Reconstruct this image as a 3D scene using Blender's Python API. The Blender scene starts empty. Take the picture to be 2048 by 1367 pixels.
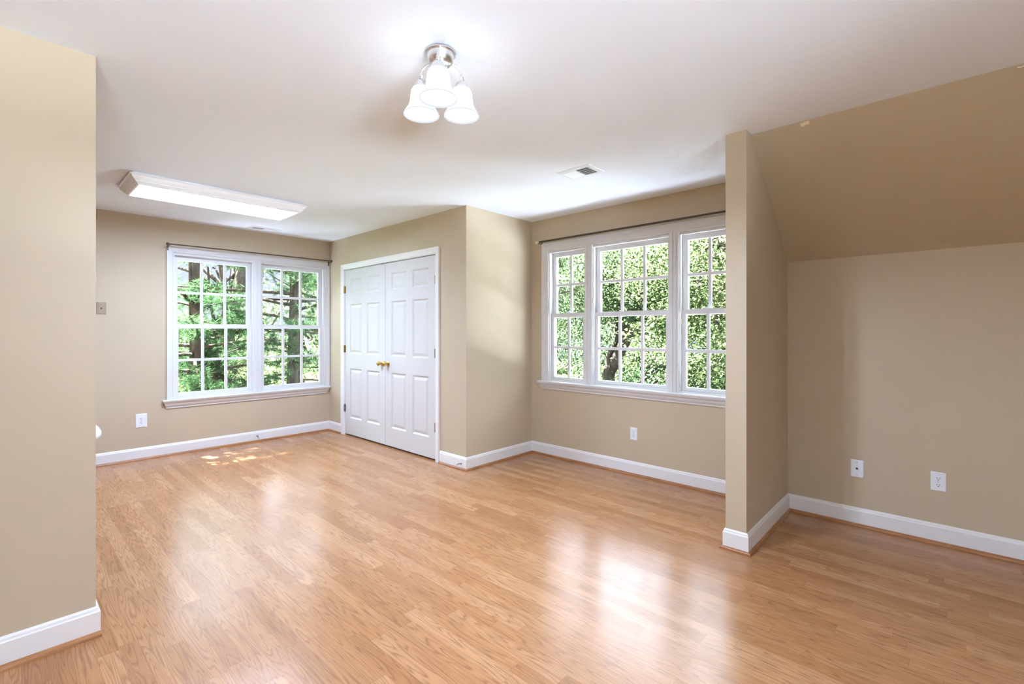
import bpy, bmesh, math, random
import numpy as np
from mathutils import Vector, Matrix, noise as mnoise

scene = bpy.context.scene
col = scene.collection
PI = math.pi

# ------------------------------------------------------------------ camera
FPX, YAW, EYE = 951.04, 0.7472, 1.2815
cam_data = bpy.data.cameras.new('camera')
cam_data.sensor_fit = 'HORIZONTAL'
cam_data.sensor_width = 36.0
cam_data.lens = FPX / 2048 * 36.0
cam_data.shift_y = -(683.5 - 661.9) / 2048
cam_data.clip_start = 0.05
cam_data.clip_end = 300
cam = bpy.data.objects.new('camera', cam_data)
cam.location = (0, 0, EYE)
cam.rotation_euler = (PI / 2, 0, YAW - PI / 2)
col.objects.link(cam)
scene.camera = cam

# ------------------------------------------------------------------ light levels
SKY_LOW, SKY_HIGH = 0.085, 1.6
SUN_STRENGTH = 52.0
SUN_FROM = Vector((-0.06, 0.46, 1.0))      # direction towards the sun
BULB_POWER = 8.5                          # W per bulb in the ceiling fixture
SHADE_GLOW = 0.33
TUBE_GLOW = 4.0                           # fluorescent lens
LAMP_COLOR = (0.76, 0.94, 1.28)

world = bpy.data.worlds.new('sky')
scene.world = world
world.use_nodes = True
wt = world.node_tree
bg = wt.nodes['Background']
# hazy bright sky: pale blue near the horizon, several times brighter overhead
tc = wt.nodes.new('ShaderNodeTexCoord')
sx = wt.nodes.new('ShaderNodeSeparateXYZ')
wt.links.new(tc.outputs['Generated'], sx.inputs[0])
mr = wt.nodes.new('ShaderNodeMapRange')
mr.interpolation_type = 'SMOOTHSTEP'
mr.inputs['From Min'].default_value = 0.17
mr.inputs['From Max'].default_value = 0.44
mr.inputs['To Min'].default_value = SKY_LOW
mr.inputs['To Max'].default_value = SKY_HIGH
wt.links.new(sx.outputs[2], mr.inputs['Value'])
cr = wt.nodes.new('ShaderNodeValToRGB')
wt.links.new(sx.outputs[2], cr.inputs[0])
cr.color_ramp.elements[0].position = 0.20
cr.color_ramp.elements[0].color = (0.74, 0.83, 1.0, 1)
cr.color_ramp.elements[1].position = 0.55
cr.color_ramp.elements[1].color = (0.80, 0.93, 1.15, 1)
wt.links.new(cr.outputs[0], bg.inputs['Color'])
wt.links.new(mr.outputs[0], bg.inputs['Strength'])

sun_data = bpy.data.lights.new('sun', 'SUN')
sun_data.energy = SUN_STRENGTH
sun_data.angle = math.radians(0.6)
sun_data.color = (0.96, 0.975, 1.07)
sun = bpy.data.objects.new('sun', sun_data)
sun.rotation_euler = SUN_FROM.to_track_quat('Z', 'Y').to_euler()
sun.location = (0, 12, 20)
col.objects.link(sun)

vs = scene.view_settings
scene.display_settings.display_device = 'sRGB'
vs.view_transform = 'Standard'
vs.look = 'None'
vs.exposure = 3.68
vs.gamma = 1.0
vs.use_curve_mapping = False
scene.cycles.use_denoising = True
try:
    scene.cycles.denoiser = 'OPENIMAGEDENOISE'
except Exception:
    pass
scene.cycles.max_bounces = 10
scene.cycles.diffuse_bounces = 6
scene.cycles.glossy_bounces = 4
scene.cycles.transmission_bounces = 6
scene.cycles.transparent_max_bounces = 12
scene.cycles.sample_clamp_indirect = 20.0
scene.cycles.use_guiding = True
scene.cycles.use_surface_guiding = True
scene.cycles.guiding_training_samples = 32
scene.cycles.caustics_reflective = False
scene.cycles.caustics_refractive = False

# ------------------------------------------------------------------ materials
def new_mat(name):
    m = bpy.data.materials.new(name)
    m.use_nodes = True
    nt = m.node_tree
    nt.nodes.clear()
    out = nt.nodes.new('ShaderNodeOutputMaterial')
    return m, nt, out

def principled(nt, color, rough=0.5, metal=0.0, spec=0.5):
    b = nt.nodes.new('ShaderNodeBsdfPrincipled')
    b.inputs['Base Color'].default_value = (*color, 1)
    b.inputs['Roughness'].default_value = rough
    b.inputs['Metallic'].default_value = metal
    b.inputs['Specular IOR Level'].default_value = spec
    return b

def mth(nt, op, a, b=None, c=None):
    n = nt.nodes.new('ShaderNodeMath')
    n.operation = op
    for i, v in enumerate((a, b, c)):
        if v is None:
            continue
        if isinstance(v, (int, float)):
            n.inputs[i].default_value = v
        else:
            nt.links.new(v, n.inputs[i])
    return n.outputs[0]

def mixcol(nt, fac, a, b, mode='MIX'):
    n = nt.nodes.new('ShaderNodeMix')
    n.data_type = 'RGBA'
    n.blend_type = mode
    for sock, v in ((n.inputs[0], fac), (n.inputs[6], a), (n.inputs[7], b)):
        if isinstance(v, (int, float)):
            sock.default_value = v
        elif isinstance(v, tuple):
            sock.default_value = (*v, 1)
        else:
            nt.links.new(v, sock)
    return n.outputs[2]

def ramp(nt, fac, stops):
    n = nt.nodes.new('ShaderNodeValToRGB')
    nt.links.new(fac, n.inputs[0])
    e = n.color_ramp.elements
    while len(e) < len(stops):
        e.new(0.5)
    for i, (p, c) in enumerate(stops):
        e[i].position = p
        e[i].color = (*c, 1) if isinstance(c, tuple) else (c, c, c, 1)
    return n.outputs[0]

def noise(nt, vec, scale, detail=2.0, rough=0.5, dist=0.0):
    n = nt.nodes.new('ShaderNodeTexNoise')
    n.inputs['Scale'].default_value = scale
    n.inputs['Detail'].default_value = detail
    n.inputs['Roughness'].default_value = rough
    n.inputs['Distortion'].default_value = dist
    if vec is not None:
        nt.links.new(vec, n.inputs['Vector'])
    return n.outputs['Fac']

def position(nt):
    g = nt.nodes.new('ShaderNodeNewGeometry')
    return g.outputs['Position']

def simple(name, color, rough=0.5, metal=0.0, spec=0.5, bump=0.0, bscale=200, vary=0.0):
    m, nt, out = new_mat(name)
    b = principled(nt, color, rough, metal, spec)
    tc = nt.nodes.new('ShaderNodeTexCoord')
    if vary:
        f = noise(nt, tc.outputs['Object'], 1.7, 4)
        f2 = ramp(nt, f, [(0.3, 1 - vary), (0.7, 1.0)])
        nt.links.new(mixcol(nt, 1.0, color, f2, 'MULTIPLY'), b.inputs['Base Color'])
    if bump:
        f = noise(nt, tc.outputs['Object'], bscale, 3)
        bp = nt.nodes.new('ShaderNodeBump')
        bp.inputs['Strength'].default_value = bump
        bp.inputs['Distance'].default_value = 0.001
        nt.links.new(f, bp.inputs['Height'])
        nt.links.new(bp.outputs[0], b.inputs['Normal'])
    nt.links.new(b.outputs[0], out.inputs[0])
    return m

def oak_floor(name):
    m, nt, out = new_mat(name)
    pos = position(nt)
    sp = nt.nodes.new('ShaderNodeSeparateXYZ')
    nt.links.new(pos, sp.inputs[0])
    X, Y = sp.outputs[0], sp.outputs[1]
    W, L = 0.0655, 0.62
    xs = mth(nt, 'DIVIDE', X, W)
    i = mth(nt, 'FLOOR', xs)
    fx = mth(nt, 'FRACT', xs)
    wn = nt.nodes.new('ShaderNodeTexWhiteNoise')
    wn.noise_dimensions = '1D'
    nt.links.new(i, wn.inputs['W'])
    ys = mth(nt, 'ADD', mth(nt, 'DIVIDE', Y, L), mth(nt, 'MULTIPLY', wn.outputs['Value'], 7.3))
    j = mth(nt, 'FLOOR', ys)
    fy = mth(nt, 'FRACT', ys)
    cb = nt.nodes.new('ShaderNodeCombineXYZ')
    nt.links.new(i, cb.inputs[0])
    nt.links.new(j, cb.inputs[1])
    w2 = nt.nodes.new('ShaderNodeTexWhiteNoise')
    w2.noise_dimensions = '2D'
    nt.links.new(cb.outputs[0], w2.inputs['Vector'])
    rnd = w2.outputs['Value']
    # grain: contour lines of a stretched noise, a different cut for every strip
    gx = mth(nt, 'ADD', mth(nt, 'MULTIPLY', X, 25.0), mth(nt, 'MULTIPLY', rnd, 53.0))
    gy = mth(nt, 'ADD', mth(nt, 'MULTIPLY', Y, 1.5), mth(nt, 'MULTIPLY', rnd, 91.0))
    gv = nt.nodes.new('ShaderNodeCombineXYZ')
    nt.links.new(gx, gv.inputs[0])
    nt.links.new(gy, gv.inputs[1])
    n1 = noise(nt, gv.outputs[0], 1.0, 1.2, 0.4, 0.1)
    rings = mth(nt, 'FRACT', mth(nt, 'MULTIPLY', n1, 12.0))
    lines = ramp(nt, rings, [(0.0, 1.0), (0.22, 0.3), (0.5, 0.0), (0.85, 0.1), (1.0, 1.0)])
    pv = nt.nodes.new('ShaderNodeCombineXYZ')
    nt.links.new(mth(nt, 'ADD', mth(nt, 'MULTIPLY', X, 330.0), mth(nt, 'MULTIPLY', rnd, 17.0)), pv.inputs[0])
    nt.links.new(mth(nt, 'MULTIPLY', Y, 9.0), pv.inputs[1])
    pores = ramp(nt, noise(nt, pv.outputs[0], 1.0, 3, 0.6), [(0.40, 0.0), (0.66, 1.0)])
    base = ramp(nt, rnd, [(0.0, (0.385, 0.180, 0.070)), (0.35, (0.450, 0.219, 0.091)),
                          (0.7, (0.485, 0.244, 0.107)), (1.0, (0.545, 0.288, 0.136))])
    c1 = mixcol(nt, mth(nt, 'MULTIPLY', lines, 0.62), base, (0.205, 0.085, 0.036))
    c2 = mixcol(nt, mth(nt, 'MULTIPLY', pores, 0.34), c1, (0.22, 0.092, 0.04))
    # seams: thin between strips, every third a plank edge, and at strip ends
    ex = mth(nt, 'MINIMUM', fx, mth(nt, 'SUBTRACT', 1.0, fx))
    ey = mth(nt, 'MINIMUM', fy, mth(nt, 'SUBTRACT', 1.0, fy))
    sx = mth(nt, 'LESS_THAN', ex, 0.012)
    sy = mth(nt, 'LESS_THAN', ey, 0.0016)
    seam = mth(nt, 'MULTIPLY', mth(nt, 'MAXIMUM', sx, sy), 0.35)
    c3 = mixcol(nt, seam, c2, (0.17, 0.062, 0.022))
    b = principled(nt, (0.4, 0.2, 0.1), 0.24, 0, 0.42)
    nt.links.new(c3, b.inputs['Base Color'])
    rr = ramp(nt, noise(nt, pos, 3.0, 3), [(0.3, 0.20), (0.7, 0.27)])
    nt.links.new(rr, b.inputs['Roughness'])
    bp = nt.nodes.new('ShaderNodeBump')
    bp.inputs['Strength'].default_value = 0.12
    bp.inputs['Distance'].default_value = 0.0006
    nt.links.new(mth(nt, 'SUBTRACT', 1.0, pores), bp.inputs['Height'])
    nt.links.new(bp.outputs[0], b.inputs['Normal'])
    nt.links.new(b.outputs[0], out.inputs[0])
    return m

def oak_trim(name):
    m, nt, out = new_mat(name)
    pos = position(nt)
    mp = nt.nodes.new('ShaderNodeMapping')
    mp.inputs['Scale'].default_value = (6, 6, 90)
    nt.links.new(pos, mp.inputs[0])
    f = noise(nt, mp.outputs[0], 1.0, 4, 0.6)
    c = ramp(nt, f, [(0.3, (0.26, 0.095, 0.028)), (0.7, (0.44, 0.19, 0.065))])
    b = principled(nt, (0.4, 0.2, 0.1), 0.35)
    nt.links.new(c, b.inputs['Base Color'])
    nt.links.new(b.outputs[0], out.inputs[0])
    return m

def bark(name, dark, light):
    m, nt, out = new_mat(name)
    pos = position(nt)
    mp = nt.nodes.new('ShaderNodeMapping')
    mp.inputs['Scale'].default_value = (9, 9, 2.5)
    nt.links.new(pos, mp.inputs[0])
    f = noise(nt, mp.outputs[0], 2.0, 5, 0.65)
    c = ramp(nt, f, [(0.35, dark), (0.65, light)])
    b = principled(nt, light, 0.9, 0, 0.0)
    nt.links.new(c, b.inputs['Base Color'])
    bp = nt.nodes.new('ShaderNodeBump')
    bp.inputs['Strength'].default_value = 0.8
    bp.inputs['Distance'].default_value = 0.03
    nt.links.new(f, bp.inputs['Height'])
    nt.links.new(bp.outputs[0], b.inputs['Normal'])
    nt.links.new(b.outputs[0], out.inputs[0])
    return m

def leaf_mat(name, stops, trans=0.5, scale=1.6):
    stops = [(p, tuple(LEAF * v for v in c)) for p, c in stops]
    m, nt, out = new_mat(name)
    pos = position(nt)
    f = noise(nt, pos, scale, 4, 0.65)
    c = ramp(nt, f, stops)
    d = nt.nodes.new('ShaderNodeBsdfDiffuse')
    t = nt.nodes.new('ShaderNodeBsdfTranslucent')
    nt.links.new(c, d.inputs[0])
    nt.links.new(c, t.inputs[0])
    mx = nt.nodes.new('ShaderNodeMixShader')
    mx.inputs[0].default_value = trans
    nt.links.new(d.outputs[0], mx.inputs[1])
    nt.links.new(t.outputs[0], mx.inputs[2])
    nt.links.new(mx.outputs[0], out.inputs[0])
    return m

def glass_mat(name):
    m, nt, out = new_mat(name)
    t = nt.nodes.new('ShaderNodeBsdfTransparent')
    t.inputs[0].default_value = (0.98, 0.99, 0.985, 1)
    g = nt.nodes.new('ShaderNodeBsdfGlossy')
    g.inputs['Roughness'].default_value = 0.02
    fr = nt.nodes.new('ShaderNodeFresnel')
    fr.inputs[0].default_value = 1.45
    mx = nt.nodes.new('ShaderNodeMixShader')
    nt.links.new(mth(nt, 'MULTIPLY', fr.outputs[0], 0.6), mx.inputs[0])
    nt.links.new(t.outputs[0], mx.inputs[1])
    nt.links.new(g.outputs[0], mx.inputs[2])
    nt.links.new(mx.outputs[0], out.inputs[0])
    return m

def emit_mat(name, color, strength):
    m, nt, out = new_mat(name)
    e = nt.nodes.new('ShaderNodeEmission')
    e.inputs[0].default_value = (*color, 1)
    e.inputs[1].default_value = strength
    nt.links.new(e.outputs[0], out.inputs[0])
    return m

def shade_mat(name):
    # opal glass bell lit from within: a little dimmer towards the rim, away from the bulb
    m, nt, out = new_mat(name)
    tc = nt.nodes.new('ShaderNodeTexCoord')
    sp = nt.nodes.new('ShaderNodeSeparateXYZ')
    nt.links.new(tc.outputs['Generated'], sp.inputs[0])
    g = ramp(nt, sp.outputs[2], [(0.0, 0.20), (0.05, 0.23), (0.16, 0.8), (1.0, 1.0)])
    e = nt.nodes.new('ShaderNodeEmission')
    e.inputs[0].default_value = (0.93, 0.98, 1.06, 1)
    nt.links.new(mth(nt, 'MULTIPLY', g, SHADE_GLOW), e.inputs[1])
    nt.links.new(e.outputs[0], out.inputs[0])
    return m

LEAF = 0.060      # leaves take up most of the light that falls on them
M = {
    'wall': simple('beige_wall_paint', (0.545, 0.455, 0.326), 0.72, 0, 0.25, 0.12, 260, 0.04),
    'ceiling': simple('white_ceiling_paint', (0.84, 0.895, 0.965), 0.9, 0, 0.1, 0.08, 200, 0.02),
    'trim': simple('white_trim_paint', (0.765, 0.755, 0.745), 0.38, 0, 0.45, 0.05, 120),
    'win': simple('white_window_paint', (0.66, 0.655, 0.645), 0.38, 0, 0.45, 0.05, 120),
    'frame': simple('white_fixture_enamel', (0.86, 0.87, 0.88), 0.4),
    'door': simple('white_door_paint', (0.61, 0.595, 0.575), 0.42, 0, 0.4, 0.06, 150),
    'floor': oak_floor('oak_strip_flooring'),
    'oak': oak_trim('oak_shoe_trim'),
    'glass': glass_mat('window_glass'),
    'frost': shade_mat('frosted_shade_glass'),
    'lens': emit_mat('lit_diffuser', LAMP_COLOR, TUBE_GLOW),
    'bulb': emit_mat('lit_bulb', (1.0, 0.97, 0.92), 3.0),
    'nickel': simple('brushed_nickel', (0.80, 0.80, 0.81), 0.27, 1.0, 0.5, 0.05, 300),
    'brass': simple('polished_brass', (0.62, 0.42, 0.12), 0.24, 1.0),
    'steel': simple('dull_steel', (0.36, 0.37, 0.40), 0.35, 1.0),
    'bronze': simple('dark_bronze', (0.085, 0.060, 0.038), 0.4, 0.6),
    'tan_rod': simple('tan_rod_paint', (0.46, 0.38, 0.27), 0.45, 0.1),
    'plastic': simple('white_plastic', (0.79, 0.82, 0.86), 0.35),
    'tan_plate': simple('tan_wall_plate', (0.36, 0.29, 0.20), 0.35, 0.4),
    'slot': simple('dark_slot', (0.02, 0.02, 0.02), 0.6),
    'duct_shade': simple('duct_shade_plate', (0.05, 0.05, 0.055), 0.8),
    'porcelain': simple('white_porcelain', (0.86, 0.86, 0.85), 0.12),
    'tape': simple('masking_tape', (0.78, 0.70, 0.53), 0.7),
    'rubber': simple('white_rubber', (0.75, 0.75, 0.74), 0.6),
    'bark_pine': bark('pine_bark', (0.010, 0.008, 0.006), (0.036, 0.029, 0.022)),
    'bark_pale': bark('maple_bark', (0.016, 0.013, 0.010), (0.046, 0.038, 0.029)),
    'needles': leaf_mat('pine_needles', [(0.30, (0.20, 0.46, 0.16)), (0.52, (0.36, 0.72, 0.28)), (0.72, (0.60, 0.95, 0.42))], 0.45, 1.4),
    'needles_pale': leaf_mat('pale_pine_needles', [(0.30, (0.28, 0.46, 0.16)), (0.52, (0.46, 0.66, 0.30)), (0.72, (0.66, 0.84, 0.44))], 0.45, 1.2),
    'needles_grey': leaf_mat('old_pine_needles', [(0.3, (0.13, 0.20, 0.08)), (0.7, (0.30, 0.34, 0.15))], 0.4, 1.8),
    'leaves': leaf_mat('maple_leaves', [(0.30, (0.30, 0.56, 0.16)), (0.50, (0.54, 0.84, 0.36)), (0.70, (0.9, 1.1, 0.52))], 0.55, 1.1),
    'leaves_yellow': leaf_mat('yellow_green_leaves', [(0.30, (0.42, 0.68, 0.20)), (0.5, (0.66, 0.92, 0.34)), (0.70, (1.05, 1.15, 0.45))], 0.55, 1.3),
    'leaves_deep': leaf_mat('deep_green_leaves', [(0.30, (0.22, 0.48, 0.18)), (0.5, (0.42, 0.74, 0.32)), (0.72, (0.80, 1.1, 0.52))], 0.5, 1.5),
    'shrub': leaf_mat('undergrowth_leaves', [(0.30, (0.14, 0.24, 0.06)), (0.5, (0.36, 0.54, 0.14)), (0.72, (0.85, 0.98, 0.34))], 0.5, 2.2),
    'grass': simple('lawn_grass', (0.028, 0.042, 0.014), 0.95, 0, 0.0, 0.6, 40, 0.3),
}

# ------------------------------------------------------------------ mesh helpers
class MB:
    def __init__(self):
        self.v, self.f = [], []

    def add(self, verts, faces):
        o = len(self.v)
        self.v += [tuple(p) for p in verts]
        self.f += [tuple(o + k for k in f) for f in faces]
        return self

    def box(self, a, b):
        (x0, y0, z0), (x1, y1, z1) = a, b
        vs_ = [(x0, y0, z0), (x1, y0, z0), (x1, y1, z0), (x0, y1, z0),
               (x0, y0, z1), (x1, y0, z1), (x1, y1, z1), (x0, y1, z1)]
        return self.add(vs_, [(0, 3, 2, 1), (4, 5, 6, 7), (0, 1, 5, 4), (1, 2, 6, 5), (2, 3, 7, 6), (3, 0, 4, 7)])

    def mbox(self, fn, a, b):
        """box in a local (a, b, h) frame mapped by fn"""
        t = MB().box(a, b)
        return self.add([fn(*p) for p in t.v], t.f)

    def lathe(self, prof, seg=32, center=(0, 0, 0), axis='Z', cap=True, fn=None):
        """prof: list of (r, z)"""
        vs_, fs = [], []
        for r, z in prof:
            for k in range(seg):
                a = 2 * PI * k / seg
                vs_.append((r * math.cos(a), r * math.sin(a), z))
        n = len(prof)
        for q in range(n - 1):
            for k in range(seg):
                k2 = (k + 1) % seg
                fs.append((q * seg + k, q * seg + k2, (q + 1) * seg + k2, (q + 1) * seg + k))
        if cap:
            fs.append(tuple(range(seg - 1, -1, -1)))
            fs.append(tuple((n - 1) * seg + k for k in range(seg)))
        out = []
        for x, y, z in vs_:
            if axis == 'X':
                p = (z, x, y)
            elif axis == 'Y':
                p = (y, z, x)
            else:
                p = (x, y, z)
            p = (p[0] + center[0], p[1] + center[1], p[2] + center[2])
            out.append(fn(*p) if fn else p)
        return self.add(out, fs)

    def tube(self, pts, radii, seg=10):
        pts = [Vector(p) for p in pts]
        n = len(pts)
        if isinstance(radii, (int, float)):
            radii = [radii] * n
        vs_, fs = [], []
        t0 = (pts[1] - pts[0]).normalized()
        u = t0.orthogonal().normalized()
        for k in range(n):
            t = (pts[min(k + 1, n - 1)] - pts[max(k - 1, 0)]).normalized()
            u = (u - t * u.dot(t))
            u = u.normalized() if u.length > 1e-6 else t.orthogonal().normalized()
            w = t.cross(u)
            for s in range(seg):
                a = 2 * PI * s / seg
                vs_.append(pts[k] + (u * math.cos(a) + w * math.sin(a)) * radii[k])
        for k in range(n - 1):
            for s in range(seg):
                s2 = (s + 1) % seg
                fs.append((k * seg + s, k * seg + s2, (k + 1) * seg + s2, (k + 1) * seg + s))
        fs.append(tuple(range(seg - 1, -1, -1)))
        fs.append(tuple((n - 1) * seg + s for s in range(seg)))
        return self.add(vs_, fs)

    def build(self, name, mat, parent=None, smooth=None, bevel=0.0, recalc=True):
        me = bpy.data.meshes.new(name)
        me.from_pydata([tuple(p) for p in self.v], [], self.f)
        if recalc:
            bm = bmesh.new()
            bm.from_mesh(me)
            bmesh.ops.remove_doubles(bm, verts=bm.verts, dist=1e-6)
            bmesh.ops.recalc_face_normals(bm, faces=bm.faces)
            bm.to_mesh(me)
            bm.free()
        me.materials.append(mat)
        if smooth:
            me.polygons.foreach_set('use_smooth', [True] * len(me.polygons))
            me.set_sharp_from_angle(angle=math.radians(smooth))
        o = bpy.data.objects.new(name, me)
        col.objects.link(o)
        if bevel:
            bv = o.modifiers.new('bevel', 'BEVEL')
            bv.width = bevel
            bv.segments = 2
            bv.limit_method = 'ANGLE'
        if parent is not None:
            o.parent = parent
            o.matrix_parent_inverse = parent.matrix_basis.inverted()
        return o

def tag(o, label, cat, group=None, kind=None):
    o['label'] = label
    o['category'] = cat
    if group:
        o['group'] = group
    if kind:
        o['kind'] = kind
    return o

def structure(o, label, cat):
    return tag(o, label, cat, kind='structure')

def empty(name, loc=(0, 0, 0)):
    o = bpy.data.objects.new(name, None)
    o.empty_display_size = 0.05
    o.location = loc
    col.objects.link(o)
    return o

def sweep(mb, path, prof, closed=False, fn=None, seg_range=None, caps=True):
    """path: 2D points; prof: closed loop of (d, h), d measured to the LEFT of travel. Mitred corners.
    fn maps (a, b, h) to world."""
    P = [Vector(p) for p in path]
    n = len(P)
    rings = []
    for k in range(n):
        if closed or 0 < k < n - 1:
            a = (P[k] - P[k - 1]).normalized()
            b = (P[(k + 1) % n] - P[k]).normalized()
        elif k == 0:
            a = b = (P[1] - P[0]).normalized()
        else:
            a = b = (P[k] - P[k - 1]).normalized()
        na, nb = Vector((-a.y, a.x)), Vector((-b.y, b.x))
        mvec = (na + nb)
        mvec = mvec / max(1e-6, (1 + na.dot(nb)))
        rings.append([(P[k] + mvec * d, h) for d, h in prof])
    segs = range(n if closed else n - 1) if seg_range is None else seg_range
    m = len(prof)
    for s in segs:
        r0, r1 = rings[s], rings[(s + 1) % n]
        vs_ = [fn(p.x, p.y, h) for p, h in r0] + [fn(p.x, p.y, h) for p, h in r1]
        fs = [(q, (q + 1) % m, m + (q + 1) % m, m + q) for q in range(m)]
        first = caps or (not closed and s == 0)
        last = caps or (not closed and s == n - 2)
        if first:
            fs.append(tuple(range(m - 1, -1, -1)))
        if last:
            fs.append(tuple(range(m, 2 * m)))
        mb.add(vs_, fs)
    return mb

# ------------------------------------------------------------------ room dimensions
H = 2.44
YB = 5.945          # back wall
XC = 2.924          # closet wall face, stub wall end
YR = 3.283          # closet return face
XW = 3.854          # dormer / knee wall
YS1, YS0 = 0.984, 0.869   # stub wall
XL, YL = 0.279, 2.655     # near left wall: end, face
ZK, XSL = 1.775, 3.014    # top of knee wall, where the slope meets the ceiling
XREAR, YFRONT = -2.6, -2.6
T = 0.12

BW = dict(x0=1.238, x1=2.855, z0=0.575, z1=2.10)    # back window opening
DW = dict(y0=1.223, y1=3.055, z0=0.77, z1=2.105)    # dormer window opening
GW = dict(x0=-1.60, x1=0.40, z0=0.60, z1=2.20)    # added window opening, out of view in the end wall, for fill daylight
CD = dict(y0=3.728, y1=5.547, z0=0.0, z1=2.045)     # closet door opening

structure(MB().box((XREAR - T, YFRONT - T, -0.2), (XW + T, YB + T, 0)).build('floor', M['floor']),
          'oak strip laminate floor with warm glossy boards', 'floor')
structure(MB().box((XREAR - T, YFRONT - T, H), (XW + T, YB + T, H + 0.2)).build('ceiling', M['ceiling']),
          'flat white painted ceiling over the room', 'ceiling')

def wall_hole(fn, a0, a1, hole):
    """wall in frame (a, z, depth 0..-T) with one hole"""
    (h0, h1, g0, g1) = hole
    mb = MB()
    for (p0, p1, q0, q1) in ((a0, h0, 0, H), (h1, a1, 0, H), (h0, h1, 0, g0), (h0, h1, g1, H)):
        if p1 - p0 > 1e-4 and q1 - q0 > 1e-4:
            mb.mbox(fn, (p0, q0, -T), (p1, q1, 0))
    return mb

def f_back(a, b, h):      # back wall frame: a along x, h into the room
    return (a, YB - h, b)

def f_dorm(a, b, h):      # dormer wall frame: a along y
    return (XW - h, a, b)

def f_gable(a, b, h):     # end wall to the right of the viewpoint
    return (a, YFRONT + h, b)

def f_clos(a, b, h):
    return (XC - h, a, b)

structure(wall_hole(f_back, XREAR - T, XW + T, (BW['x0'], BW['x1'], BW['z0'], BW['z1'])).build('wall_back', M['wall']),
          'beige back wall holding the double window', 'wall')
structure(wall_hole(f_clos, YR, YB, (CD['y0'], CD['y1'], CD['z0'], CD['z1'])).build('wall_closet', M['wall']),
          'beige wall around the white double closet doors', 'wall')
structure(MB().box((XC + T, YR, 0), (XW, YR + T, H)).build('wall_return', M['wall']),
          'short bright beige wall between closet corner and triple window', 'wall')
structure(wall_hole(f_dorm, YS0, YB, (DW['y0'], DW['y1'], DW['z0'], DW['z1'])).build('wall_dormer', M['wall']),
          'beige wall holding the triple window', 'wall')
structure(MB().box((XC - 0.004, YS0, 0), (XW, YS1, H)).build('wall_stub', M['wall']),
          'narrow beige stub wall beside the sloped alcove', 'wall')
structure(MB().box((XW, YFRONT, 0), (XW + T, YS0, H)).build('wall_knee', M['wall']),
          'low beige knee wall under the sloped ceiling', 'wall')
slope = MB().add([(XSL, YFRONT, H), (XW, YFRONT, ZK), (XW, YFRONT, H), (XSL, YS0, H), (XW, YS0, ZK), (XW, YS0, H)],
                 [(0, 1, 2), (3, 5, 4), (0, 3, 4, 1), (1, 4, 5, 2), (2, 5, 3, 0)])
structure(slope.build('wall_slope', M['wall']), 'sloping beige plane rising from knee wall to ceiling', 'wall')
structure(MB().box((XREAR, YL, 0), (XL, YL + T, H)).build('wall_left', M['wall']),
          'near beige partition wall at the left edge', 'wall')
structure(MB().box((XREAR - T, YFRONT, 0), (XREAR, YB, H)).build('wall_rear', M['wall']),
          'beige wall behind the viewpoint', 'wall')
structure(wall_hole(f_gable, XREAR - T, XW + T, (GW['x0'], GW['x1'], GW['z0'], GW['z1'])).build('wall_right', M['wall']),
          'beige end wall to the right of the viewpoint', 'wall')

# ------------------------------------------------------------------ baseboards and oak shoe moulding
BB = [(0, 0), (0, 0.120), (0.004, 0.120), (0.009, 0.113), (0.011, 0.104), (0.014, 0.099), (0.014, 0.0)]
def shoe_prof():
    pts = [(0.014, 0.0), (0.014, 0.019)]
    for k in range(1, 6):
        a = PI / 2 * (1 - k / 5)
        pts.append((0.014 + 0.016 * math.cos(a), 0.019 * math.sin(a)))
    return pts
SH = shoe_prof()
def f_floor(a, b, h):
    return (a, b, h)

# travel with the room on the LEFT
def base_run(path, specs, shoe=True, shoe_ext=(0, 0)):
    for s, (name, label) in specs.items():
        o = sweep(MB(), path, BB, fn=f_floor, seg_range=[s]).build(name, M['trim'])
        structure(o, label, 'baseboard')
        if shoe:
            sweep(MB(), path, SH, fn=f_floor, seg_range=[s]).build('shoe_moulding', M['oak'], o, smooth=40)['label'] = 'oak shoe moulding'

base_run([(XC, 5.613), (XC, YB), (XREAR, YB)],
         {0: ('baseboard_corner', 'short white baseboard between back corner and closet casing'),
          1: ('baseboard_back', 'white baseboard with oak shoe below the double window')})
base_run([(XW, YS1), (XW, YR), (XC, YR), (XC, 3.662)],
         {0: ('baseboard_dormer', 'white baseboard with oak shoe below the triple window'),
          1: ('baseboard_return', 'white baseboard with oak shoe along the short bright wall'),
          2: ('baseboard_closet', 'short white baseboard right of the closet doors')})
base_run([(XW, YFRONT), (XW, YS0), (XC, YS0), (XC, YS1), (XW, YS1)],
         {0: ('baseboard_knee', 'white baseboard with oak shoe along the knee wall'),
          1: ('baseboard_stub', 'white baseboard with oak shoe on the alcove side of the stub wall'),
          2: ('baseboard_end', 'short white baseboard wrapping the stub wall end'),
          3: ('baseboard_inner', 'white baseboard on the window side of the stub wall')})
# near left wall: the board wraps the wall end, the shoe stops flush
o = sweep(MB(), [(XREAR, YL), (XL, YL), (XL, YL + T)], [(-d, h) for d, h in BB], fn=f_floor).build('baseboard_left', M['trim'])
structure(o, 'white baseboard along the near left wall', 'baseboard')
sweep(MB(), [(XREAR, YL), (XL + 0.017, YL)], [(-d, h) for d, h in SH], fn=f_floor).build('shoe_moulding', M['oak'], o, smooth=40)['label'] = 'oak shoe moulding cut off square at the wall end'

# ------------------------------------------------------------------ windows
CAS = [(0, -0.02), (0, 0.010), (0.008, 0.013), (0.014, 0.010), (0.020, 0.013), (0.044, 0.017), (0.050, 0.021), (1.0, 0.021), (1.0, -0.02)]
def casing_prof(w):
    return [(min(d, w) if d < 1 else w, h) for d, h in CAS if d < w or d >= 1]

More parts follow.
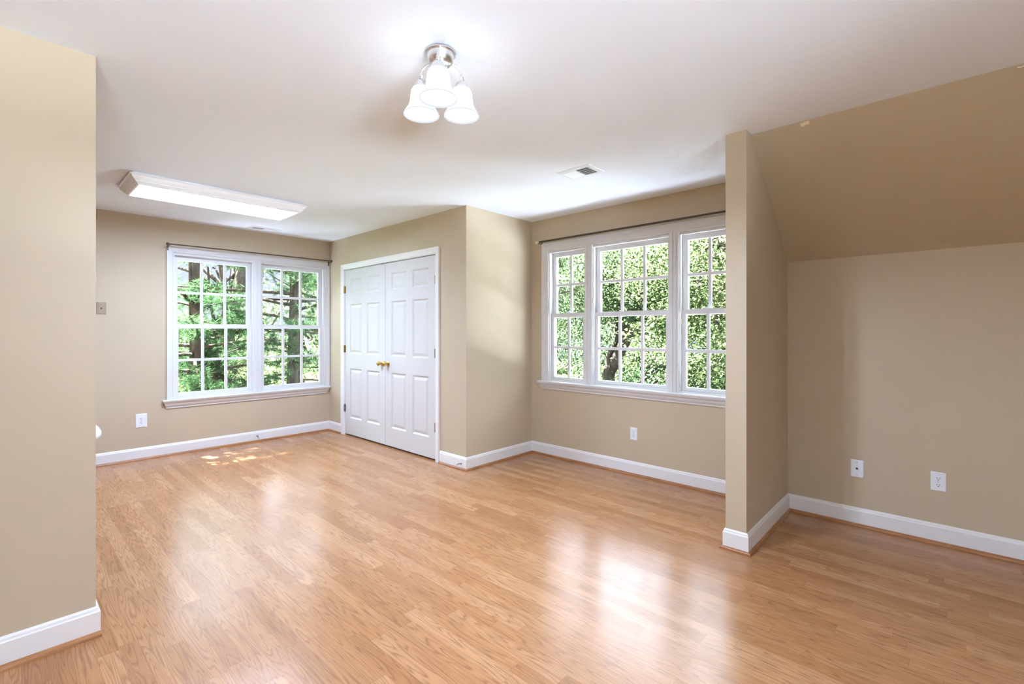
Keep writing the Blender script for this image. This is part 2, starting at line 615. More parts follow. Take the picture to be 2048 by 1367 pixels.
def make_sash(fn, name, parent, a0, a1, z0, z1, h, ncol, stile=0.045, top=0.05, bot=0.05, lock=False):
    """h: room-side depth of the sash; thickness 0.034"""
    t = 0.034
    fr = MB()
    prof = [(0, h - t), (0, h), (stile - 0.008, h), (stile, h - 0.008), (stile, h - t + 0.008), (stile - 0.008, h - t)]
    fr.mbox(fn, (a0, z0, h - t), (a0 + stile, z1, h))
    fr.mbox(fn, (a1 - stile, z0, h - t), (a1, z1, h))
    fr.mbox(fn, (a0 + stile, z0, h - t), (a1 - stile, z0 + bot, h))
    fr.mbox(fn, (a0 + stile, z1 - top, h - t), (a1 - stile, z1, h))
    sash = fr.build(name, M['win'], parent, bevel=0.003)
    g0, g1, k0, k1 = a0 + stile, a1 - stile, z0 + bot, z1 - top
    mu = MB()
    mw = 0.026
    hc = h - t / 2
    zc = (k0 + k1) / 2
    for c in range(1, ncol):
        ac = g0 + (g1 - g0) * c / ncol
        for (b0, b1) in ((k0, zc - mw / 2), (zc + mw / 2, k1)):
            mu.mbox(fn, (ac - mw / 2, b0, hc - 0.009), (ac + mw / 2, b1, hc + 0.009))
    mu.mbox(fn, (g0, zc - mw / 2, hc - 0.009), (g1, zc + mw / 2, hc + 0.009))
    mu.build('muntins', M['win'], sash, bevel=0.002)
    gl = MB()
    gl.mbox(fn, (g0 - 0.004, k0 - 0.004, hc - 0.0015), (g1 + 0.004, k1 + 0.004, hc + 0.0015))
    gl.build('glass_pane', M['glass'], sash)
    if lock:
        lk = MB()
        ac = (a0 + a1) / 2
        lk.mbox(fn, (ac - 0.028, z1, h - 0.030), (ac + 0.028, z1 + 0.006, h - 0.004))
        lk.lathe([(0.013, 0), (0.013, 0.010), (0.009, 0.014)], 14, (ac - 0.006, z1 + 0.006, h - 0.017), 'Y', fn=fn)
        lk.mbox(fn, (ac - 0.004, z1 + 0.008, h - 0.022), (ac + 0.032, z1 + 0.014, h - 0.013))
        lk.build('sash_lock', M['plastic'], sash)
    return sash

def make_window(name, label, fn, units, z0, z1, zmid, cas_w, a_lo, a_hi, lock_units=(), side_lo=None, side_hi=None, stool_lo=None, stool_hi=None, apron_bot=0.485):
    root = empty(name, fn((a_lo + a_hi) / 2, z0, 0))
    structure(root, label, 'window')
    lo, hi = units[0][0], units[-1][1]
    # casing: three sides, mitred
    w = cas_w
    cas = MB()
    path = [(lo, z0), (lo, z1), (hi, z1), (hi, z0)]
    sweep(cas, path, casing_prof(w), fn=fn)
    # jamb liner and mullions
    j = MB()
    j.mbox(fn, (lo - 0.012, z0, -T - 0.01), (lo + 0.004, z1, -0.002))
    j.mbox(fn, (hi - 0.004, z0, -T - 0.01), (hi + 0.012, z1, -0.002))
    j.mbox(fn, (lo, z1 - 0.006, -T - 0.01), (hi, z1 + 0.012, -0.002))
    j.mbox(fn, (lo, z0 - 0.012, -T - 0.02), (hi, z0 + 0.012, -0.002))
    cas.build('casing', M['win'], root, bevel=0.0015)
    j.build('jamb', M['win'], root)
    for k in range(len(units) - 1):
        m0, m1 = units[k][1], units[k + 1][0]
        mb = MB()
        mb.mbox(fn, (m0, z0, -T - 0.01), (m1, z1 - 0.006, 0.0))
        ww = m1 - m0
        mb.mbox(fn, (m0 - 0.004, z0, 0.0), (m1 + 0.004, z1 + 0.004, 0.011))
        mb.mbox(fn, (m0 + ww * 0.22, z0, 0.011), (m0 + ww * 0.40, z1 + 0.004, 0.017))
        mb.mbox(fn, (m1 - ww * 0.40, z0, 0.011), (m1 - ww * 0.22, z1 + 0.004, 0.017))
        mb.build('mullion', M['win'], root, bevel=0.002)
    for k, (u0, u1, nc) in enumerate(units):
        make_sash(fn, 'upper_sash', root, u0 + 0.004, u1 - 0.004, zmid, z1 - 0.006, -0.070, nc, 0.042, z1 - 0.006 - UP_TOP[name], 0.042)
        make_sash(fn, 'lower_sash', root, u0 + 0.004, u1 - 0.004, z0 + 0.012, zmid + 0.042, -0.030, nc, 0.042, 0.042, LO_BOT[name] - z0 - 0.012, lock=k in lock_units)
        st = MB()       # stop beads in front of the lower sash
        st.mbox(fn, (u0, z0 + 0.012, -0.028), (u0 + 0.012, z1 - 0.006, -0.004))
        st.mbox(fn, (u1 - 0.012, z0 + 0.012, -0.028), (u1, z1 - 0.006, -0.004))
        st.mbox(fn, (u0 + 0.012, z1 - 0.022, -0.028), (u1 - 0.012, z1 - 0.006, -0.004))
        st.build('stop_bead', M['win'], root)
    # stool and moulded apron with returned ends
    sl = stool_lo if stool_lo is not None else lo - w - 0.04
    sh = stool_hi if stool_hi is not None else hi + w + 0.04
    s = MB()
    s.mbox(fn, (sl, z0 - 0.018, -0.03), (sh, z0, 0.048))
    s.build('stool', M['win'], root, bevel=0.004)
    ap = MB()
    zt = z0 - 0.018
    hgt = zt - apron_bot
    prof = [(0.0, zt), (0.042, zt), (0.041, zt - 0.12 * hgt), (0.034, zt - 0.25 * hgt), (0.030, zt - 0.30 * hgt),
            (0.026, zt - 0.50 * hgt), (0.017, zt - 0.72 * hgt), (0.012, zt - 0.80 * hgt), (0.010, apron_bot), (0.0, apron_bot)]
    n = len(prof)
    A = [fn(sl + 0.006 + (0.042 - h) * 0.95, z, h) for h, z in prof]
    B = [fn(sh - 0.006 - (0.042 - h) * 0.95, z, h) for h, z in prof]
    ap.add(A + B, [(q, (q + 1) % n, n + (q + 1) % n, n + q) for q in range(n)] + [tuple(range(n - 1, -1, -1)), tuple(range(n, 2 * n))])
    ap.build('apron', M['win'], root, smooth=25)
    return root

UP_TOP = {'fill_window': 2.15, 'window_1': 2.030, 'window_2': 2.044}
LO_BOT = {'fill_window': 0.65, 'window_1': 0.632, 'window_2': 0.815}
make_window('window_1', 'white double hung twin window with pine trees outside on the back wall', f_back,
            [(BW['x0'], 2.007, 3), (2.086, BW['x1'], 3)], BW['z0'], BW['z1'], 1.314, 0.064, 1.176, 2.92,
            stool_lo=1.136, stool_hi=2.921, apron_bot=0.484)
make_window('window_2', 'white triple double hung window beside the stub wall', f_dorm,
            [(DW['y0'], 1.673, 2), (1.755, 2.525, 3), (2.605, DW['y1'], 2)], DW['z0'], DW['z1'], 1.421, 0.080, 1.14, 3.137,
            lock_units=(0, 2), apron_bot=0.685)

make_window('fill_window', 'white twin window added out of view in the end wall for fill daylight', f_gable,
            [(GW['x0'], -0.64, 3), (-0.56, GW['x1'], 3)], GW['z0'], GW['z1'], 1.38, 0.064, -1.66, 0.46, apron_bot=0.51)

# ------------------------------------------------------------------ closet double door
door = empty('door_1', (XC, 4.637, 0))
structure(door, 'white six panel double closet doors with brass knobs', 'door')
cas = MB()
sweep(cas, [(CD['y0'], 0), (CD['y0'], CD['z1']), (CD['y1'], CD['z1']), (CD['y1'], 0)],
      [(d * 1.0, h) for d, h in casing_prof(0.062)], fn=f_clos)
cas.build('casing', M['trim'], door, bevel=0.0015)
jb = MB()
jb.mbox(f_clos, (CD['y0'] - 0.001, 0, -T), (CD['y0'] + 0.004, CD['z1'], 0.0))
jb.mbox(f_clos, (CD['y1'] - 0.004, 0, -T), (CD['y1'] + 0.001, CD['z1'], 0.0))
jb.mbox(f_clos, (CD['y0'], CD['z1'] - 0.004, -T), (CD['y1'], CD['z1'] + 0.001, 0.0))
jb.build('jamb', M['trim'], door)
ct = MB()
for yy in (4.60, 4.69):
    ct.mbox(f_clos, (yy - 0.012, CD['z1'] - 0.010, -0.02), (yy + 0.012, CD['z1'] - 0.003, 0.002))
ct.build('ball_catch', M['steel'], door)['label'] = 'dark metal ball catch'

def door_leaf(y0, y1, hinge_y, knob_y, first):
    z0, z1 = 0.018, 2.034
    hf = -0.004
    st = 0.116
    w = y1 - y0
    pw = (w - 3 * st) / 2
    ys = [y0, y0 + st, y0 + st + pw, y0 + 2 * st + pw, y1 - st, y1]
    zs = [z0, 0.219, 0.826, 1.008, 1.611, 1.735, 1.921, z1]
    mb = MB()
    for a in range(5):
        for b in range(7):
            p0, p1, q0, q1 = ys[a], ys[a + 1], zs[b], zs[b + 1]
            if a in (1, 3) and b in (1, 3, 5):
                rings = [(0, hf), (0.006, hf - 0.004), (0.014, hf - 0.011), (0.020, hf - 0.011), (0.046, hf - 0.003)]
                L = []
                for d, h in rings:
                    L.append([f_clos(p0 + d, q0 + d, h), f_clos(p1 - d, q0 + d, h), f_clos(p1 - d, q1 - d, h), f_clos(p0 + d, q1 - d, h)])
                for r in range(len(L) - 1):
                    mb.add(L[r] + L[r + 1], [(k, (k + 1) % 4, 4 + (k + 1) % 4, 4 + k) for k in range(4)])
                mb.add(L[-1], [(0, 1, 2, 3)])
            else:
                mb.add([f_clos(p0, q0, hf), f_clos(p1, q0, hf), f_clos(p1, q1, hf), f_clos(p0, q1, hf)], [(0, 1, 2, 3)])
    # edges and back
    F = [f_clos(y0, z0, hf), f_clos(y1, z0, hf), f_clos(y1, z1, hf), f_clos(y0, z1, hf)]
    K = [f_clos(y0, z0, hf - 0.035), f_clos(y1, z0, hf - 0.035), f_clos(y1, z1, hf - 0.035), f_clos(y0, z1, hf - 0.035)]
    mb.add(F + K, [(0, 1, 5, 4), (1, 2, 6, 5), (2, 3, 7, 6), (3, 0, 4, 7), (4, 5, 6, 7)])
    leaf = mb.build('door_leaf', M['door'], door)
    kn = MB()
    kn.lathe([(0.030, 0.0), (0.031, 0.004), (0.026, 0.009), (0.012, 0.012), (0.010, 0.030), (0.013, 0.036), (0.022, 0.042),
              (0.0255, 0.051), (0.023, 0.060), (0.014, 0.066), (0.003, 0.068)], 28, (knob_y, 0.921, hf), 'Z', fn=f_clos)
    kn.build('knob', M['brass'], leaf, smooth=50)['label'] = 'round brass knob'
    for zc in (1.795, 1.064, 0.333):
        hg = MB()
        for s in range(5):
            hg.lathe([(0.007, 0), (0.0084, 0.001), (0.0084, 0.0165), (0.007, 0.0175)], 12, (hinge_y, zc - 0.045 + s * 0.018, 0.006), 'Y', fn=lambda a, b, h: f_clos(a, b, h))
        sgn = 1 if hinge_y < 4.6 else -1
        hg.mbox(f_clos, (min(hinge_y, hinge_y + sgn * 0.020), zc - 0.045, -0.005), (max(hinge_y, hinge_y + sgn * 0.020), zc + 0.045, -0.0012))
        grey = (sgn < 0 and zc < 0.5)
        hg.build('hinge', M['steel' if grey else 'brass'], leaf, smooth=40)['label'] = 'dull grey hinge' if grey else 'brass hinge'
    return leaf
door_leaf(3.734, 4.636, 3.732, 4.581, True)
door_leaf(4.640, 5.541, 5.543, 4.697, False)

# ------------------------------------------------------------------ ceiling fixture with three bell shades
CX, CY = 1.249, 1.562
lamp = empty('ceiling_light', (CX, CY, H))
tag(lamp, 'brushed nickel ceiling light with three frosted bell shades', 'ceiling light')
mb = MB()
mb.lathe([(0.058, 0.0), (0.063, -0.003), (0.0635, -0.008), (0.060, -0.012), (0.056, -0.012), (0.055, -0.016), (0.053, -0.030),
          (0.047, -0.044), (0.036, -0.055), (0.024, -0.060)], 48, (CX, CY, H))
canopy = mb.build('canopy', M['nickel'], lamp, smooth=40)
# fluted boss under the canopy
fb = MB()
seg = 48
prof = [(0.026, -0.056), (0.028, -0.062), (0.026, -0.070), (0.020, -0.080), (0.012, -0.086), (0.009, -0.089), (0.009, -0.093), (0.004, -0.098)]
vs_, fs = [], []
for r, z in prof:
    for k in range(seg):
        a = 2 * PI * k / seg
        rr = r * (1 + (0.07 if k % 4 < 2 else -0.05) * (1 if r > 0.011 else 0))
        vs_.append((CX + rr * math.cos(a), CY + rr * math.sin(a), H + z))
for q in range(len(prof) - 1):
    for k in range(seg):
        k2 = (k + 1) % seg
        fs.append((q * seg + k, q * seg + k2, (q + 1) * seg + k2, (q + 1) * seg + k))
fs += [tuple(range(seg)), tuple((len(prof) - 1) * seg + k for k in range(seg))]
fb.add(vs_, fs)
fb.build('finial', M['nickel'], canopy, smooth=30)

fwd = Vector((math.cos(YAW), math.sin(YAW), 0))
ARM_R = 0.098
ang0 = math.atan2(-fwd.y, -fwd.x) + 0.06
ZR = 2.198      # rim height of the shades
for k in range(3):
    a = ang0 + k * 2 * PI / 3
    dx, dy = math.cos(a), math.sin(a)
    cx, cy = CX + dx * ARM_R, CY + dy * ARM_R
    pts = []
    for s in range(13):
        th = PI / 2 * s / 12
        pts.append((CX + dx * (0.048 + (ARM_R - 0.048) * math.sin(th)), CY + dy * (0.048 + (ARM_R - 0.048) * math.sin(th)),
                    2.3735 + 0.036 * math.cos(th)))
    pts.append((cx, cy, 2.360))
    arm = MB().tube(pts, 0.0055, 12).build('arm', M['nickel'], lamp, smooth=50)
    cup = MB()
    cup.lathe([(0.006, 2.372), (0.009, 2.369), (0.009, 2.362), (0.0075, 2.360), (0.011, 2.357), (0.011, 2.352), (0.009, 2.350),
               (0.017, 2.345), (0.026, 2.334), (0.0295, 2.322), (0.0305, 2.312), (0.0285, 2.312), (0.027, 2.322)], 24, (cx, cy, 0))
    cup.build('socket_cup', M['nickel'], arm, smooth=35)
    sh_prof = [(0.0275, 0.126), (0.0285, 0.118), (0.037, 0.112), (0.0425, 0.102), (0.0445, 0.088), (0.0465, 0.070), (0.0495, 0.052),
               (0.0545, 0.036), (0.063, 0.022), (0.0715, 0.011), (0.0755, 0.003), (0.0755, 0.0)]
    inner = [(r - 0.003, z) for r, z in sh_prof[::-1]]
    sm = MB().lathe([(r, ZR + z) for r, z in sh_prof + inner], 48, (cx, cy, 0), cap=False)
    sm.build('glass_shade', M['frost'], lamp, smooth=60)
    bl = MB().lathe([(0.002, 2.222), (0.012, 2.224), (0.022, 2.232), (0.0265, 2.246), (0.024, 2.262), (0.016, 2.280), (0.012, 2.295), (0.011, 2.315)], 24, (cx, cy, 0))
    bl.build('bulb', M['bulb'], lamp, smooth=60)
    ld = bpy.data.lights.new('bulb_light', 'POINT')
    ld.energy = BULB_POWER
    ld.shadow_soft_size = 0.03
    ld.color = LAMP_COLOR
    lo = bpy.data.objects.new('bulb_light', ld)
    lo.location = (cx, cy, 2.232)
    col.objects.link(lo)
    lo.parent = lamp
    lo.matrix_parent_inverse = lamp.matrix_basis.inverted()

# ------------------------------------------------------------------ fluorescent box light with crown moulding frame
fx0, fx1, fy0, fy1 = 0.640, 1.925, 4.330, 4.868
fl = empty('fluorescent_light', ((fx0 + fx1) / 2, (fy0 + fy1) / 2, H))
tag(fl, 'long white fluorescent box light with crown moulding frame', 'ceiling light')
def f_ceil(a, b, h):
    return (a, b, H + h)
path = [(fx0, fy0), (fx1, fy0), (fx1, fy1), (fx0, fy1)]
prof = [(0.0, -0.012), (0.0, -0.018), (0.010, -0.022), (0.014, -0.032), (0.022, -0.042), (0.034, -0.054), (0.036, -0.060), (0.042, -0.066),
        (0.050, -0.070), (0.052, -0.078), (0.066, -0.080), (0.066, -0.070), (0.080, -0.070), (0.080, -0.012)]
sweep(MB(), path, prof, closed=True, fn=f_ceil, caps=False).build('crown_frame', M['frame'], fl, smooth=20)
MB().box((fx0 + 0.02, fy0 + 0.02, H - 0.014), (fx1 - 0.02, fy1 - 0.02, H)).build('mounting_pan', M['plastic'], fl)
MB().box((fx0 + 0.064, fy0 + 0.064, H - 0.0775), (fx1 - 0.064, fy1 - 0.064, H - 0.0725)).build('diffuser_lens', M['lens'], fl)

# ------------------------------------------------------------------ ceiling vents
def make_vent(cx, cy, long_, wide, rot, label):
    root = empty('ceiling_vent', (cx, cy, H))
    tag(root, label, 'air vent', 'ceiling air vents')
    R = Matrix.Rotation(rot, 3, 'Z')
    def fn(a, b, h):
        v = R @ Vector((a, b, 0))
        return (cx + v.x, cy + v.y, H + h)
    l2, w2 = long_ / 2, wide / 2
    ix, iw = l2 - 0.035, w2 - 0.035
    fp = MB()
    sweep(fp, [(-l2, -w2), (l2, -w2), (l2, w2), (-l2, w2)], [(0, 0), (0, -0.002), (0.004, -0.006), (0.035, -0.007), (0.035, 0)], closed=True, fn=fn, caps=False)
    fp.mbox(fn, (-0.006, -iw, -0.007), (0.006, iw, -0.001))
    fp.mbox(fn, (ix * 0.62, -w2 - 0.0, -0.010), (ix * 0.62 + 0.012, -iw, -0.006))
    fp.build('vent_frame', M['plastic'], root)
    cav = MB()
    cav.mbox(fn, (-ix, -iw, -0.0064), (ix, iw, -0.0002))
    cav.build('duct_shade_plate', M['duct_shade'], root)  # flush dark plate, its colour stands in for the shaded duct
    for side in (-1, 1):
        sl = MB()
        a0, a1 = (-ix, -0.006) if side < 0 else (0.006, ix)
        n = 7 if side < 0 else 10
        zb, zt = (-0.0082, -0.0064) if side < 0 else (-0.0105, -0.0064)
        for k in range(n):
            ac = a0 + (a1 - a0) * (k + 0.5) / n
            d = 0.0022 if side < 0 else 0.0045
            lean = d if side < 0 else -d
            # thin tilted blade
            vs2 = []
            for b in (-iw, iw):
                vs2 += [fn(ac - lean - 0.0006, b, zb), fn(ac - lean + 0.0006, b, zb), fn(ac + lean + 0.0006, b, zt), fn(ac + lean - 0.0006, b, zt)]
            sl.add(vs2, [(0, 1, 2, 3), (7, 6, 5, 4), (0, 4, 5, 1), (1, 5, 6, 2), (2, 6, 7, 3), (3, 7, 4, 0)])
        for q in (-0.5, 0.0, 0.5):
            sl.mbox(fn, (a0, iw * q - 0.0008, -0.0078), (a1, iw * q + 0.0008, -0.0064))
        sl.build('louvre_bank', M['plastic'], root)
    return root
make_vent(2.878, 1.990, 0.285, 0.205, PI / 2, 'white rectangular air vent in the ceiling near the triple window')
make_vent(2.042, 5.709, 0.315, 0.150, 0.0, 'narrow white air vent in the ceiling above the back window')

# ------------------------------------------------------------------ curtain rods
rod = empty('curtain_rod', (2.04, 5.84, 2.17))
tag(rod, 'thin dark bronze curtain rod above the back double window', 'curtain rod', 'curtain rods')
MB().tube([(1.170, 5.835, 2.168), (2.890, 5.835, 2.178)], 0.0065, 12).build('rod', M['bronze'], rod, smooth=50)
for x, z in ((1.172, 2.168), (2.888, 2.178)):
    s = -1 if x < 2 else 1
    MB().lathe([(0.0075, -0.004), (0.011, 0.0), (0.013, 0.008), (0.011, 0.018), (0.004, 0.022)][::1], 16, (0, 0, 0), 'X',
               fn=lambda a, b, h, x=x, z=z, s=s: (x + s * a, 5.835 + b, z + h)).build('end_cap', M['bronze'], rod, smooth=50)
    bx = 1.182 if s < 0 else 2.900
    br = MB()
    br.box((bx - 0.006, YB - 0.027, z - 0.055), (bx + 0.006, YB - 0.019, z + 0.004))
    br.tube([(bx, YB - 0.022, z - 0.014), (bx, 5.86, z - 0.014), (bx, 5.838, z - 0.010)], 0.004, 8)
    br.build('bracket', M['bronze'], rod)
rod2 = empty('curtain_rod', (XW - 0.06, 2.1, 2.2))
tag(rod2, 'tan curtain rod above the triple window behind the stub wall', 'curtain rod', 'curtain rods')
def rz(y):
    return 2.199
MB().tube([(XW - 0.062, 3.128, rz(3.15)), (XW - 0.062, 1.02, rz(1.02))], 0.010, 12).build('rod', M['bronze'], rod2, smooth=50)
MB().lathe([(0.0085, 0.0), (0.0085, 0.034), (0.015, 0.036), (0.015, 0.046), (0.005, 0.049)], 16, fn=lambda a, b, h: (XW - 0.062 + a, 3.128 + h, rz(3.15) + b)).build('end_cap', M['tape'], rod2, smooth=50)
for yy in (3.139, 1.10):
    br = MB()
    br.box((XW - 0.005, yy - 0.002, 2.150), (XW, yy + 0.010, 2.205))
    br.tube([(XW - 0.003, yy + 0.004, 2.187), (XW - 0.050, yy + 0.004, 2.187), (XW - 0.062, yy + 0.004, 2.191)], 0.004, 8)
    br.build('bracket', M['bronze'], rod2)

# ------------------------------------------------------------------ wall plates
def make_plate(fn, a, z, w, h, kind, label, group, mat='plastic'):
    name = {'duplex': 'wall_outlet', 'jack': 'cable_plate'}[kind]
    root = empty(name, fn(a, z, 0))
    tag(root, label, 'wall outlet' if kind == 'duplex' else 'wall plate', group)
    p = MB()
    t = 0.005
    w2, h2 = w / 2, h / 2
    A = [fn(a - w2, z - h2, 0), fn(a + w2, z - h2, 0), fn(a + w2, z + h2, 0), fn(a - w2, z + h2, 0)]
    e = 0.004
    B = [fn(a - w2, z - h2, t * .5), fn(a + w2, z - h2, t * .5), fn(a + w2, z + h2, t * .5), fn(a - w2, z + h2, t * .5)]
    C = [fn(a - w2 + e, z - h2 + e, t), fn(a + w2 - e, z - h2 + e, t), fn(a + w2 - e, z + h2 - e, t), fn(a - w2 + e, z + h2 - e, t)]
    p.add(A + B + C, [(0, 1, 2, 3), (8, 9, 10, 11)] + [(k, (k + 1) % 4, 4 + (k + 1) % 4, 4 + k) for k in range(4)] + [(4 + k, 4 + (k + 1) % 4, 8 + (k + 1) % 4, 8 + k) for k in range(4)])
    p.build('cover_plate', M[mat], root)
    if kind == 'duplex':
        MB().lathe([(0.003, 0.0), (0.003, 0.0012)], 12, (a, z, t), 'Z', fn=fn).build('screw', M['steel'], root)
        for s in (-1, 1):
            zc = z + s * 0.0195
            r = MB()
            ring = []
            for k in range(32):
                th = 2 * PI * k / 32
                ring.append((a + 0.017 * math.cos(th), zc + max(-0.0125, min(0.0125, 0.017 * math.sin(th)))))
            r.add([fn(x, y, t) for x, y in ring] + [fn(x, y, t + 0.0022) for x, y in ring],
                  [tuple(range(31, -1, -1)), tuple(range(32, 64))] + [(k, (k + 1) % 32, 32 + (k + 1) % 32, 32 + k) for k in range(32)])
            rc = r.build('receptacle', M[mat], root)
            sm = MB()
            h0, h1 = t + 0.0020, t + 0.0026
            sm.mbox(fn, (a - 0.0075, zc - 0.002, h0), (a - 0.0053, zc + 0.0075, h1))
            sm.mbox(fn, (a + 0.0053, zc - 0.001, h0), (a + 0.0075, zc + 0.0068, h1))
            sm.lathe([(0.0027, h0), (0.0027, h1)], 12, (a, zc - 0.0075, 0), 'Z', fn=fn)
            sm.build('slots', M['slot'], rc)['label'] = 'dark plug slots'
    else:
        MB().lathe([(0.0065, 0.0), (0.0065, 0.002), (0.0045, 0.0022), (0.0045, 0.006)], 16, (a, z, t), 'Z', fn=fn).build('jack', M['slot'], root)['label'] = 'dark round jack'
        for s in (-1, 1):
            MB().lathe([(0.003, 0.0), (0.003, 0.0012)], 12, (a, z + s * 0.0415, t), 'Z', fn=fn).build('screw', M['steel'], root)
    return root
OUT = 'wall outlets'
make_plate(f_back, 0.968, 0.389, 0.092, 0.135, 'duplex', 'oversized white outlet on the back wall left of the window', OUT)
make_plate(f_dorm, 2.087, 0.366, 0.068, 0.112, 'duplex', 'white outlet below the triple window', OUT)
make_plate(f_dorm, 0.063, 0.374, 0.070, 0.114, 'duplex', 'white outlet on the knee wall at right', OUT)
make_plate(f_dorm, 0.463, 0.376, 0.070, 0.114, 'jack', 'white plate with a dark cable jack on the knee wall', 'cable plates')
make_plate(f_back, 0.664, 1.500, 0.070, 0.114, 'jack', 'tan metal plate with a jack high beside the left wall end', 'cable plates', 'tan_plate')

# ------------------------------------------------------------------ door stops
def door_stop(fn, a, z, label):
    root = empty('door_stop', fn(a, z, 0.014))
    tag(root, label, 'door stop', 'door stops')
    MB().lathe([(0.011, 0.0135), (0.011, 0.017), (0.007, 0.020), (0.0045, 0.024), (0.0042, 0.064), (0.006, 0.066)], 16, (a, z, 0), 'Z', fn=fn).build('post', M['steel'], root, smooth=40)
    MB().lathe([(0.007, 0.065), (0.0085, 0.068), (0.0085, 0.078), (0.006, 0.081)], 16, (a, z, 0), 'Z', fn=fn).build('tip', M['rubber'], root, smooth=40)['label'] = 'white rubber tip'
door_stop(f_back, 2.045, 0.066, 'small metal door stop on the baseboard under the back window')
door_stop(f_clos, 3.338, 0.060, 'small metal door stop on the baseboard at the closet corner')

# ------------------------------------------------------------------ tape scraps on the slope
su = Vector((XW - XSL, 0, ZK - H)).normalized()
sn = Vector((-su.z, 0, su.x)) * -1
if sn.x > 0:
    sn = -sn
def f_slope(a, b, h):     # a along y, b down the slope from the ceiling line
    p = Vector((XSL, a, H)) + su * b + sn * h
    return tuple(p)
tp = MB().mbox(f_slope, (0.578, 0.008, 0.0), (0.600, 0.027, 0.0012)).mbox(f_slope, (0.599, 0.010, 0.0), (0.620, 0.032, 0.0014)).build('tape_scrap', M['tape'])
tag(tp, 'pale scrap of masking tape on the slope next to the stub wall', 'tape', 'scraps on the slope')
hk = MB()
hk.tube([f_slope(-0.208, 0.004, 0.004), f_slope(-0.209, 0.009, 0.005), f_slope(-0.215, 0.012, 0.005), f_slope(-0.222, 0.010, 0.004), f_slope(-0.236, 0.009, 0.004)], 0.004, 8)
hk = hk.build('wall_hook', M['tape'], smooth=60)
tag(hk, 'small cream hook at the top of the slope by the right frame edge', 'hook')

# ------------------------------------------------------------------ white basin showing past the end of the left wall
bs = empty('pedestal_basin', (0.400, 5.50, 0))
tag(bs, 'white rounded porcelain basin peeking past the end of the near left wall', 'basin')
MB().lathe([(0.02, 0.290), (0.10, 0.296), (0.165, 0.315), (0.205, 0.345), (0.218, 0.378), (0.214, 0.410), (0.198, 0.442), (0.178, 0.464), (0.165, 0.468),
            (0.152, 0.455), (0.12, 0.40), (0.06, 0.365), (0.01, 0.36)], 48, (0.400, 5.50, 0)).build('bowl', M['porcelain'], bs, smooth=60)
MB().lathe([(0.13, 0.0), (0.13, 0.012), (0.105, 0.03), (0.085, 0.12), (0.09, 0.22), (0.12, 0.296)], 40, (0.400, 5.50, 0)).build('pedestal', M['porcelain'], bs, smooth=60)

# ------------------------------------------------------------------ outdoors
rng = np.random.default_rng(7)
random.seed(11)
GZ = -3.1
structure(MB().box((-40, -25, GZ - 0.3), (60, 60, GZ)).build('ground', M['grass']), 'green lawn below the windows', 'ground')

concrete = simple('bounce_concrete', (0.17, 0.19, 0.215), 0.85, 0, 0.2, 0.2, 60, 0.1)
structure(MB().box((XW + 0.3, YFRONT - 0.4, GZ), (8.3, YB - 0.2, GZ + 0.05)).build('patio_reflector', concrete), 'pale concrete patio out of view, added to bounce sunlight up indoors', 'patio_reflector')  # unseen pale slab added to bounce sun onto the dormer ceiling
structure(MB().box((-2, YB + 0.3, GZ), (6.5, 9.0, GZ + 0.05)).build('path', simple('bounce_gravel', (0.53, 0.60, 0.72), 0.9, 0, 0.1, 0.5, 60, 0.15)), 'unseen pale gravel path added to bounce light up through the back window', 'path')  # pale strip added out of view to brighten the back ceiling
structure(MB().box((-12, -24.5, GZ), (16, YFRONT - 0.5, GZ + 0.05)).build('drive_reflector', simple('drive_bounce_concrete', (0.49, 0.545, 0.585), 0.85, 0, 0.2, 0.2, 60, 0.1)), 'unseen pale concrete drive added to bounce sunlight up through the end wall window', 'drive_reflector')  # pale ground added as a sun reflector for the added end window

def np_mesh(name, V, F, mat, parent):
    me = bpy.data.meshes.new(name)
    nv, nf, k = len(V), len(F), F.shape[1]
    me.vertices.add(nv)
    me.vertices.foreach_set('co', V.astype(np.float32).ravel())
    me.loops.add(nf * k)
    me.loops.foreach_set('vertex_index', F.astype(np.int32).ravel())
    me.polygons.add(nf)
    me.polygons.foreach_set('loop_start', np.arange(0, nf * k, k, dtype=np.int32))
    me.update(calc_edges=True)
    me.validate()
    me.materials.append(mat)
    o = bpy.data.objects.new(name, me)
    col.objects.link(o)
    if parent is not None:
        o.parent = parent
        o.matrix_parent_inverse = parent.matrix_basis.inverted()
    return o

def unit(n):
    v = rng.normal(size=(n, 3))
    return v / np.linalg.norm(v, axis=1, keepdims=True)

def leaf_quads(P, size, jitter=0.35):
    """folded leaf blades centred at P, random facing, tips drooping a little"""
    n = len(P)
    nrm = unit(n) + np.array([0, 0, 0.9])
    nrm /= np.linalg.norm(nrm, axis=1, keepdims=True)
    d = unit(n)
    d -= nrm * (d * nrm).sum(1, keepdims=True)
    d /= np.linalg.norm(d, axis=1, keepdims=True)
    w = np.cross(nrm, d)
    s = size * (1 + jitter * rng.uniform(-1, 1, size=(n, 1)))
    a = P - d * s * 0.5
    c = P + d * s * 0.5 - nrm * s * 0.12
    b = P + w * s * 0.36 + nrm * s * 0.07
    e = P - w * s * 0.36 + nrm * s * 0.07
    V = np.stack([a, b, c, e], 1).reshape(-1, 3)
    F = np.arange(4 * n).reshape(n, 4)
    return V, F

def branch_pts(p, d, length, n=6, wob=0.12, droop=0.0):
    pts = [Vector(p)]
    d = Vector(d).normalized()
    for k in range(n):
        d = (d + Vector((random.uniform(-wob, wob), random.uniform(-wob, wob), random.uniform(-wob, wob) - droop))).normalized()
        pts.append(pts[-1] + d * (length / n))
    return pts

